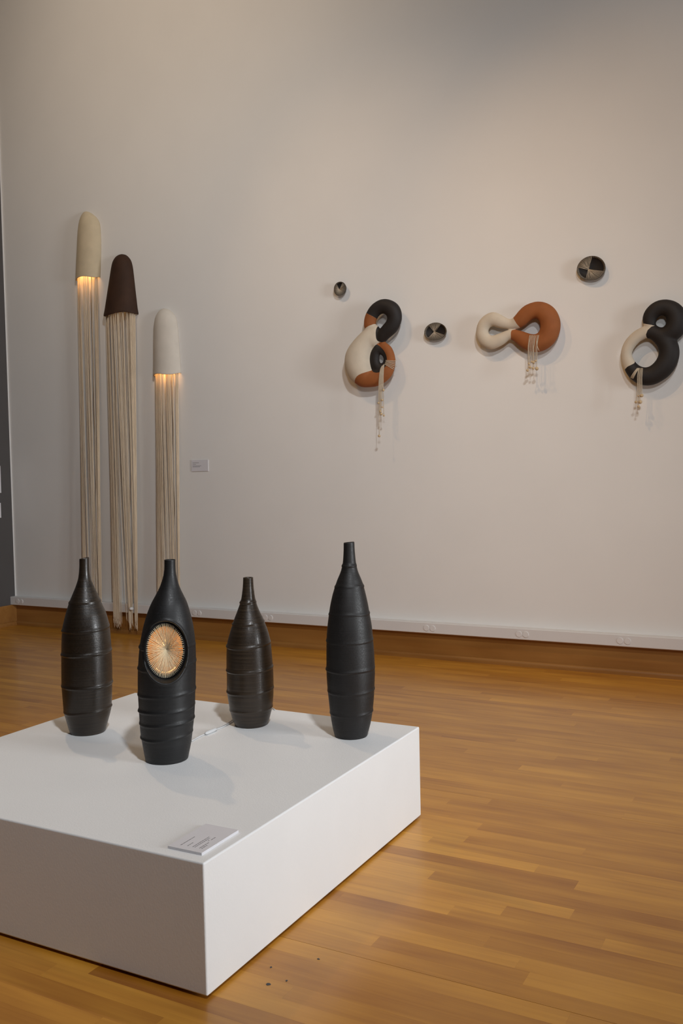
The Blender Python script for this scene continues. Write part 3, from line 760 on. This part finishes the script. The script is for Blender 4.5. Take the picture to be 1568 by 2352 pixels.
class Form:
    """soft union of tapered tubes lying in front of the wall"""
    def __init__(self, crop, chains, k=0.005, gap=0.008):
        ox, oy, sc = crop; self.crop = crop
        rmax = max(r for ch, cl in chains for (_, _, r) in ch)
        cpx = np.mean([(x, y) for ch, cl in chains for (x, y, r) in ch], 0)
        P0 = at_y(ox+cpx[0]/sc, oy+cpx[1]/sc, WY-0.08)
        self.Y0 = WY-gap-DS*rmax/sc*depth(P0)/F
        self.view = ray(ox+cpx[0]/sc, oy+cpx[1]/sc)
        C = []
        for ch, cl in chains:
            for (x, y, r) in spline(ch, 7, cl):
                P = at_y(ox+x/sc, oy+y/sc, self.Y0); C.append((P[0], P[1], P[2], r/sc*depth(P)/F))
        self.C = np.array(C); self.k = k
        cc = at_y(ox+cpx[0]/sc, oy+cpx[1]/sc, WY); self.base = np.array([cc[0], WY, cc[2]])
    def sdf(self, P):
        acc = np.zeros(len(P)); k = self.k
        for (x, y, z, r) in self.C:
            d = np.sqrt((P[:, 0]-x)**2+((P[:, 1]-y)/DS)**2+(P[:, 2]-z)**2)-r
            acc += np.exp(np.clip(-d/k, -60, 60))
        return -k*np.log(acc+1e-30)+k*1.1
    def mesh(self, h=0.0055):
        lo = (self.C[:, :3]-self.C[:, 3:4]).min(0)-0.03; hi = (self.C[:, :3]+self.C[:, 3:4]).max(0)+0.03
        n = np.ceil((hi-lo)/h).astype(int)+1
        g = [lo[i]+h*np.arange(n[i]) for i in range(3)]
        X, Y, Z = np.meshgrid(*g, indexing='ij')
        Fv = self.sdf(np.stack([X.ravel(), Y.ravel(), Z.ravel()], 1)).reshape(X.shape)
        return surface_nets(Fv, lo, h)
    def flat(self, V):
        """carry surface points along the viewing slant to the middle plane, in the crop's own units"""
        t = (self.Y0-V[:, 1])/self.view[1]; Q = V+t[:, None]*self.view
        d = Q-EYEP; zc = d@FW; ox, oy, sc = self.crop
        return np.stack([(CX+F*(d@RT)/zc-ox)*sc, (CY-F*(d@UP)/zc-oy)*sc], 1)
    def hit(self, x, y, lift=0.0015):
        """front surface point for a crop position"""
        ox, oy, sc = self.crop; d = ray(ox+x/sc, oy+y/sc); d = d/np.linalg.norm(d)
        t = (np.linalg.norm(self.base-EYEP)-0.45)
        for _ in range(60):
            P = EYEP+d*t; s = float(self.sdf(P[None])[0]); t += s*0.8
            if abs(s) < 2e-4 or t > 9: break
        P = EYEP+d*(t-lift)
        return P if P[1] < WY-0.004 else None
def sculpture(name, label, form, zones, default, strings, beads):
    V, Q = form.mesh()
    # light smoothing of the net
    T = np.concatenate([Q[:, [0, 1, 2]], Q[:, [0, 2, 3]]])
    E_ = np.concatenate([T[:, [0, 1]], T[:, [1, 2]], T[:, [2, 0]]])
    for _ in range(2):
        s = np.zeros_like(V); n = np.zeros(len(V))
        np.add.at(s, E_[:, 0], V[E_[:, 1]]); np.add.at(n, E_[:, 0], 1); V = V*0.5+0.5*s/n[:, None]
    root = thing(name, form.base, label, 'sculpture')
    cur = T
    pieces = []
    for (poly, mname, pname) in zones:
        s = poly_sd(form.flat(V), poly)
        V, inn, cur = split_tris(V, cur, s)
        pieces.append((inn, mname, pname))
    pieces.append((cur, default[0], default[1]))
    for (tt, mname, pname) in pieces:
        if not len(tt): continue
        u_, inv = np.unique(tt, return_inverse=True)
        obj(pname, mesh(pname, V[u_]-form.base, inv.reshape(-1, 3), True), mname, root)
    for (path, rad) in strings:
        tube('string', np.array(path)-form.base, rad, 'string_cotton', root, 5)
    for (P, r) in beads:
        obj('bead', ball_mesh('bead', r, 12, 8, 0.95), 'bead_wood', root, P-form.base)
    return root
def drape(form, over, drop, rad=0.0017, wob=0.0):
    """string path: over = crop points lying on the form, drop = crop points hanging free below; past the most forward point it hangs plumb"""
    ox, oy, sc = form.crop
    pts, src = [], []
    for (x, y) in over:
        P = form.hit(x, y, 0.0025)
        if P is None: continue
        pts.append(P); src.append((x, y))
    k = int(np.argmin([p[1] for p in pts])); yy = pts[k][1]-0.001
    pts = pts[:k+1]+[at_y(ox+x/sc, oy+y/sc, yy) for (x, y) in src[k+1:]]
    for (x, y) in drop: pts.append(at_y(ox+x/sc, oy+y/sc, yy))
    drape.depth = yy
    return (spline(pts, 4), rad)

# -- sculpture beside the first small disc: pear form with a hooked ring
K = (740, 620, 4.9)
f1 = Form(K, [
    ([(532, 628, 66), (543, 545, 70), (598, 452, 73), (690, 407, 79), (785, 447, 86), (816, 535, 82), (782, 632, 81), (722, 692, 76), (672, 752, 62), (672, 782, 30)], False),
    ([(592, 668, 54), (515, 765, 98), (440, 890, 132), (398, 1015, 156), (432, 1145, 148)], False),
    ([(560, 790, 84), (600, 795, 56)], False),
    ([(596, 690, 60), (590, 745, 66)], False),
    ([(455, 1226, 95), (590, 1222, 92), (705, 1165, 78), (764, 1075, 57), (766, 985, 54), (735, 900, 52), (684, 852, 42)], False),
    ([(590, 1012, 50), (600, 935, 48), (640, 888, 42), (688, 930, 34), (712, 990, 22), (705, 1060, 30), (655, 1108, 44), (608, 1082, 50)], True)], k=0.004)
z1 = [([(470, 470), (498, 488), (560, 522), (620, 553), (660, 560), (660, 590), (628, 606), (575, 611), (520, 632), (465, 668), (400, 690), (400, 470)], 'rust_clay', 'rust_section'),
      ([(625, 606), (660, 560), (640, 545), (620, 553), (498, 488), (430, 440), (560, 250), (1000, 250), (1000, 700), (760, 800), (706, 808), (670, 815), (640, 808), (616, 794), (605, 772), (601, 740), (600, 705), (604, 672), (614, 648), (628, 634), (640, 626)], 'black_slip', 'black_section'),
      (spline([(610, 840), (650, 862), (690, 905), (716, 955), (726, 1005), (722, 1060), (700, 1095), (640, 1150), (572, 1146), (545, 1090), (533, 1010), (545, 930), (578, 870)], 4, True), 'black_slip', 'black_section'),
      ([(650, 814), (706, 806), (900, 780), (900, 1400), (350, 1400), (374, 1296), (366, 1272), (366, 1244), (374, 1218), (390, 1194), (412, 1177), (442, 1163), (480, 1151), (520, 1140), (560, 1128), (640, 1150), (700, 1095), (722, 1060), (726, 1005), (716, 955), (690, 905), (650, 862), (606, 838)], 'rust_clay', 'rust_section')]
st, bd = [], []
fan = [(708, 1018, 822, 1027), (708, 1027, 822, 1044), (706, 1036, 820, 1062), (703, 1045, 817, 1083), (700, 1053, 810, 1102), (697, 1060, 803, 1120)]
for (xa, ya, xb, yb) in fan:
    pts = [form for form in [f1.hit(xa+(xb-xa)*t+2, ya+(yb-ya)*t, 0.002) for t in np.linspace(0.03, 0.97, 8)] if form is not None]
    st.append((spline(pts, 3), 0.0021))
hang = [(632, 1495), (640, 1862), (648, 1590), (655, 1640), (664, 1615), (673, 1460), (686, 1345), (692, 1632)]
for k, (xe, ye) in enumerate(hang):
    over = [(672+k*3.4, 1082-k*3), (655+k*5, 1112), (646+k*6, 1160), (640+k*6.6, 1215), (637+k*7, 1262)]
    st.append(drape(f1, over, [(635+k*7.2, 1310), (0.4*(634+k*7.2)+0.6*xe, (1310+ye)/2), (xe, ye)], 0.0018))
yd = drape.depth-0.004
for (x, y, r) in [(688, 1352, 14), (672, 1465, 14), (632, 1498, 13), (652, 1592, 14), (664, 1622, 15), (692, 1638, 12), (640, 1868, 16), (676, 1545, 10)]:
    P = at_y(K[0]+x/K[2], K[1]+y/K[2], yd); bd.append((P, r/K[2]*depth(P)/F))
for (y, dy) in ((1024, -14), (1072, 10)):                    # two free ends poking out
    a = f1.hit(806, y+4, 0.002)
    b = a+RT*0.018+UP*(-dy*0.0006); st.append((spline([a, (a+b)/2, b], 3), 0.0016))
sculpture('ring_sculpture', 'pear-shaped black, rust and cream clay sculpture with two holes and beaded strings', f1, z1, ('bone_clay', 'cream_section'), st, bd)

# -- sculpture of a small cream loop and a large rust loop
K = (1060, 660, 6.03)
f2 = Form(K, [([(282, 612, 82), (318, 505, 86), (425, 437, 92), (535, 478, 84), (640, 508, 65), (735, 502, 70), (815, 452, 96), (920, 352, 110), (1065, 312, 113), (1185, 385, 130), (1232, 535, 137), (1180, 690, 130), (1058, 772, 122), (920, 757, 110), (815, 700, 90), (735, 662, 65), (640, 661, 63), (535, 722, 84), (405, 766, 90), (312, 712, 86)], True)], k=0.004)
z2 = [([(716, 380), (716, 432), (760, 505), (815, 567), (760, 577), (692, 594), (680, 625), (680, 720), (690, 1000), (1500, 1000), (1500, 100), (716, 100)], 'rust_clay', 'rust_section')]
st, bd = [], []
tops = [945, 962, 978, 994, 1010, 1030, 1050, 1066]; bots = [920, 932, 952, 972, 990, 1000, 1026, 1042]
ends = [(926, 1050), (940, 1095), (914, 1140), (968, 1022), (992, 1028), (988, 1110), (1020, 1008), (1040, 1112)]
for k in range(8):
    xa, xb = tops[k], bots[k]
    over = [(xa, 662-0.15*(k > 6)*10), (xa+(xb-xa)*.35, 700), (xa+(xb-xa)*.75, 765), (xb, 830), (xb, 868)]
    st.append(drape(f2, over, [(xb, 920), (0.5*(xb+ends[k][0]), (920+ends[k][1])/2), ends[k]], 0.0019))
yd = drape.depth-0.004
st.append(drape(f2, [(1050, 660), (1040, 740), (1048, 820), (1072, 878)], [], 0.0018))
for (x, y, r) in [(930, 1058, 15), (945, 1106, 22), (912, 1150, 20), (968, 1030, 16), (995, 1038, 22), (1022, 1016, 16), (988, 1121, 18), (1040, 1126, 26)]:
    P = at_y(K[0]+x/K[2], K[1]+y/K[2], yd+random.uniform(-.008, .004)); bd.append((P, r/K[2]*depth(P)/F))
sculpture('ring_sculpture', 'double-loop clay sculpture, small cream ring joined to a large rust ring', f2, z2, ('bone_clay', 'cream_section'), st, bd)

# -- figure-eight sculpture at the right edge
K = (1300, 560, 5.112)
f3 = Form(K, [
    ([(972, 905, 70), (1000, 820, 78), (1075, 760, 84), (1165, 745, 87), (1255, 785, 98), (1302, 880, 112), (1285, 985, 112), (1220, 1050, 100), (1125, 1082, 82), (1020, 1010, 52)], True),
    ([(705, 1310, 64), (745, 1180, 68), (850, 1075, 70), (985, 1033, 74), (1112, 1095, 92), (1195, 1195, 108), (1206, 1315, 114), (1145, 1445, 116), (1015, 1545, 108), (885, 1552, 99), (772, 1470, 80)], True)], k=0.004)
z3 = [([(880, 930), (905, 936), (975, 948), (1042, 960), (1000, 972), (955, 1015), (936, 1065), (940, 1090), (956, 1116), (850, 1260), (800, 1400), (790, 1407), (720, 1440), (684, 1478), (670, 1505), (560, 1520), (500, 1300), (560, 930)], 'bone_clay', 'cream_section')]
st, bd = [], []
for (xa, xb, yb) in ((838, 742, 1622), (846, 752, 1628), (852, 762, 1634), (858, 772, 1638)):
    pts = [f3.hit(xa+(xb-xa)*(1-(1-t)**1.6), 1456+(yb-1456)*t, 0.002) for t in np.linspace(0.02, 0.97, 8)]
    st.append((spline([p for p in pts if p is not None], 3), 0.0019))
for (xa, xb, xe, ye) in ((850, 836, 822, 1848), (858, 850, 846, 1900), (872, 862, 866, 1850), (884, 876, 872, 1760), (896, 888, 886, 1775)):
    st.append(drape(f3, [(xa, 1460), (0.6*xa+0.4*xb, 1500), (xb, 1560), (xb, 1625), (xb, 1650)], [(xb, 1700), (0.5*xb+0.5*xe, (1700+ye)/2), (xe, ye)], 0.0019))
yd = drape.depth-0.004
for (x, y, r) in [(885, 1782, 22), (820, 1857, 18), (868, 1858, 22), (848, 1910, 15), (846, 1785, 12)]:
    P = at_y(K[0]+x/K[2], K[1]+y/K[2], yd); bd.append((P, r/K[2]*depth(P)/F))
sculpture('ring_sculpture', 'black and cream figure-eight clay sculpture at the right edge', f3, z3, ('black_slip', 'black_section'), st, bd)

# ================================================================== SMALL STRUNG DISCS
def strung_disc(label, cpx, wpx, hpx, hub, arcs, tilt, ntick, seed):
    D0 = 0.036
    c = at_y(*cpx, WY-D0); dd = depth(c); rd = ray(*cpx)
    cosv = rd[1]/np.linalg.norm(rd)
    A = wpx/2*dd/F/cosv*0.985; Bz = hpx/2*dd/F
    root = thing('strung_disc', (c[0], WY, c[2]), label, 'wall disc')
    rnd = random.Random(seed)
    ct, s_t = math.cos(tilt), math.sin(tilt)
    def rim(t, f=1.0):
        q = 1.0+0.03*math.sin(2*t+seed)+0.015*math.sin(3*t+1.3*seed)
        x, z = A*q*f*math.cos(t), Bz*q*f*math.sin(t)
        return x*1.0, z+0.10*s_t*x
    n = 56; V, Fc = [], []
    prof = [(0.30, -0.001), (0.62, -0.004), (0.90, -0.020), (0.985, -0.034), (1.0, -D0+0.002), (0.985, -D0-0.001), (0.95, -D0+0.001), (0.90, -D0+0.007), (0.70, -D0+0.017), (0.35, -D0+0.022), (0.01, -D0+0.023)]
    for (f_, y) in prof:
        for k in range(n):
            x, z = rim(2*PI*k/n, f_); V.append((x, y, z))
    for i in range(len(prof)-1):
        for k in range(n): Fc.append((i*n+k, (i+1)*n+k, (i+1)*n+(k+1) % n, i*n+(k+1) % n))
    Fc.append(tuple(k for k in range(n)))
    obj('disc_body', mesh('disc_body', V, Fc, True), 'black_slip', root)
    hx, hz = hub[0]*A, hub[1]*Bz
    def in_arc(t):
        d = math.degrees(t) % 360
        return any((lo <= d <= hi) or (lo <= d+360 <= hi) for lo, hi in arcs)
    for k in range(ntick):
        t = 2*PI*(k+0.5)/ntick
        x0, z0 = rim(t, 1.005); x1, z1 = rim(t, 0.97); x2, z2 = rim(t, 0.86)
        r = 0.00072
        if in_arc(t):
            pts = [(x0, -D0+0.004, z0), (x1, -D0-0.0025, z1), (hx+rnd.uniform(-.004, .004)*A*10, -D0-0.001+rnd.uniform(-.0008, .0008), hz+rnd.uniform(-.004, .004)*A*10)]
        else:
            pts = [(x0, -D0+0.006, z0), (x1, -D0-0.0025, z1), (x2, -D0+0.006, z2)]
        tube('string', pts, r, 'string_cotton', root, 4)
    return root
strung_disc('smallest round black disc with spoke strings on the wall', (780.0, 663), 27, 33, (-0.05, -0.12), [(120, 420)], 0.0, 50, 1)
strung_disc('oval black disc with hourglass of strings between two sculptures', (999.0, 761.5), 50, 42, (-0.08, -0.02), [(52, 130), (222, 330)], 0.0, 76, 2)
strung_disc('largest oval black strung disc, highest on the wall at right', (1357.0, 616), 63, 56, (-0.18, -0.08), [(84, 168), (244, 338)], 0.0, 100, 3)

# ================================================================== FLECKS ON THE FLOOR
for (x, y, a, b, lab) in ((616, 2261, 5, 3, 'largest dark fleck on the floor boards right of the plinth corner'),
                       (622, 2222, 2, 2, 'small dark fleck on the boards closest to the plinth right face'),
                       (658, 2253, 2, 2, 'small dark fleck on the boards just right of the largest fleck'),
                       (731, 2203, 3, 1.5, 'dark fleck on the boards farthest from the plinth')):
    P = at_z(x, y, 0.0); s = depth(P)/F
    ra, rb = a*s*1.2, b*s*1.6
    V = [(ra*math.cos(t)*(1+0.25*math.sin(3*t+x)), rb*math.sin(t)*(1+0.2*math.sin(2*t+y)), 0.0) for t in np.linspace(0, 2*PI, 9)[:-1]]
    V += [(v0*0.8, v1*0.8, 0.0012) for v0, v1, _ in V]
    Fc = [(k, (k+1) % 8, 8+(k+1) % 8, 8+k) for k in range(8)]+[tuple(range(8, 16))]
    o = obj('paint_fleck', mesh('paint_fleck', V, Fc), 'paint_fleck', None, (P[0], P[1], 0.0))
    tag(o, lab, 'fleck', 'dark flecks on the floor by the plinth')
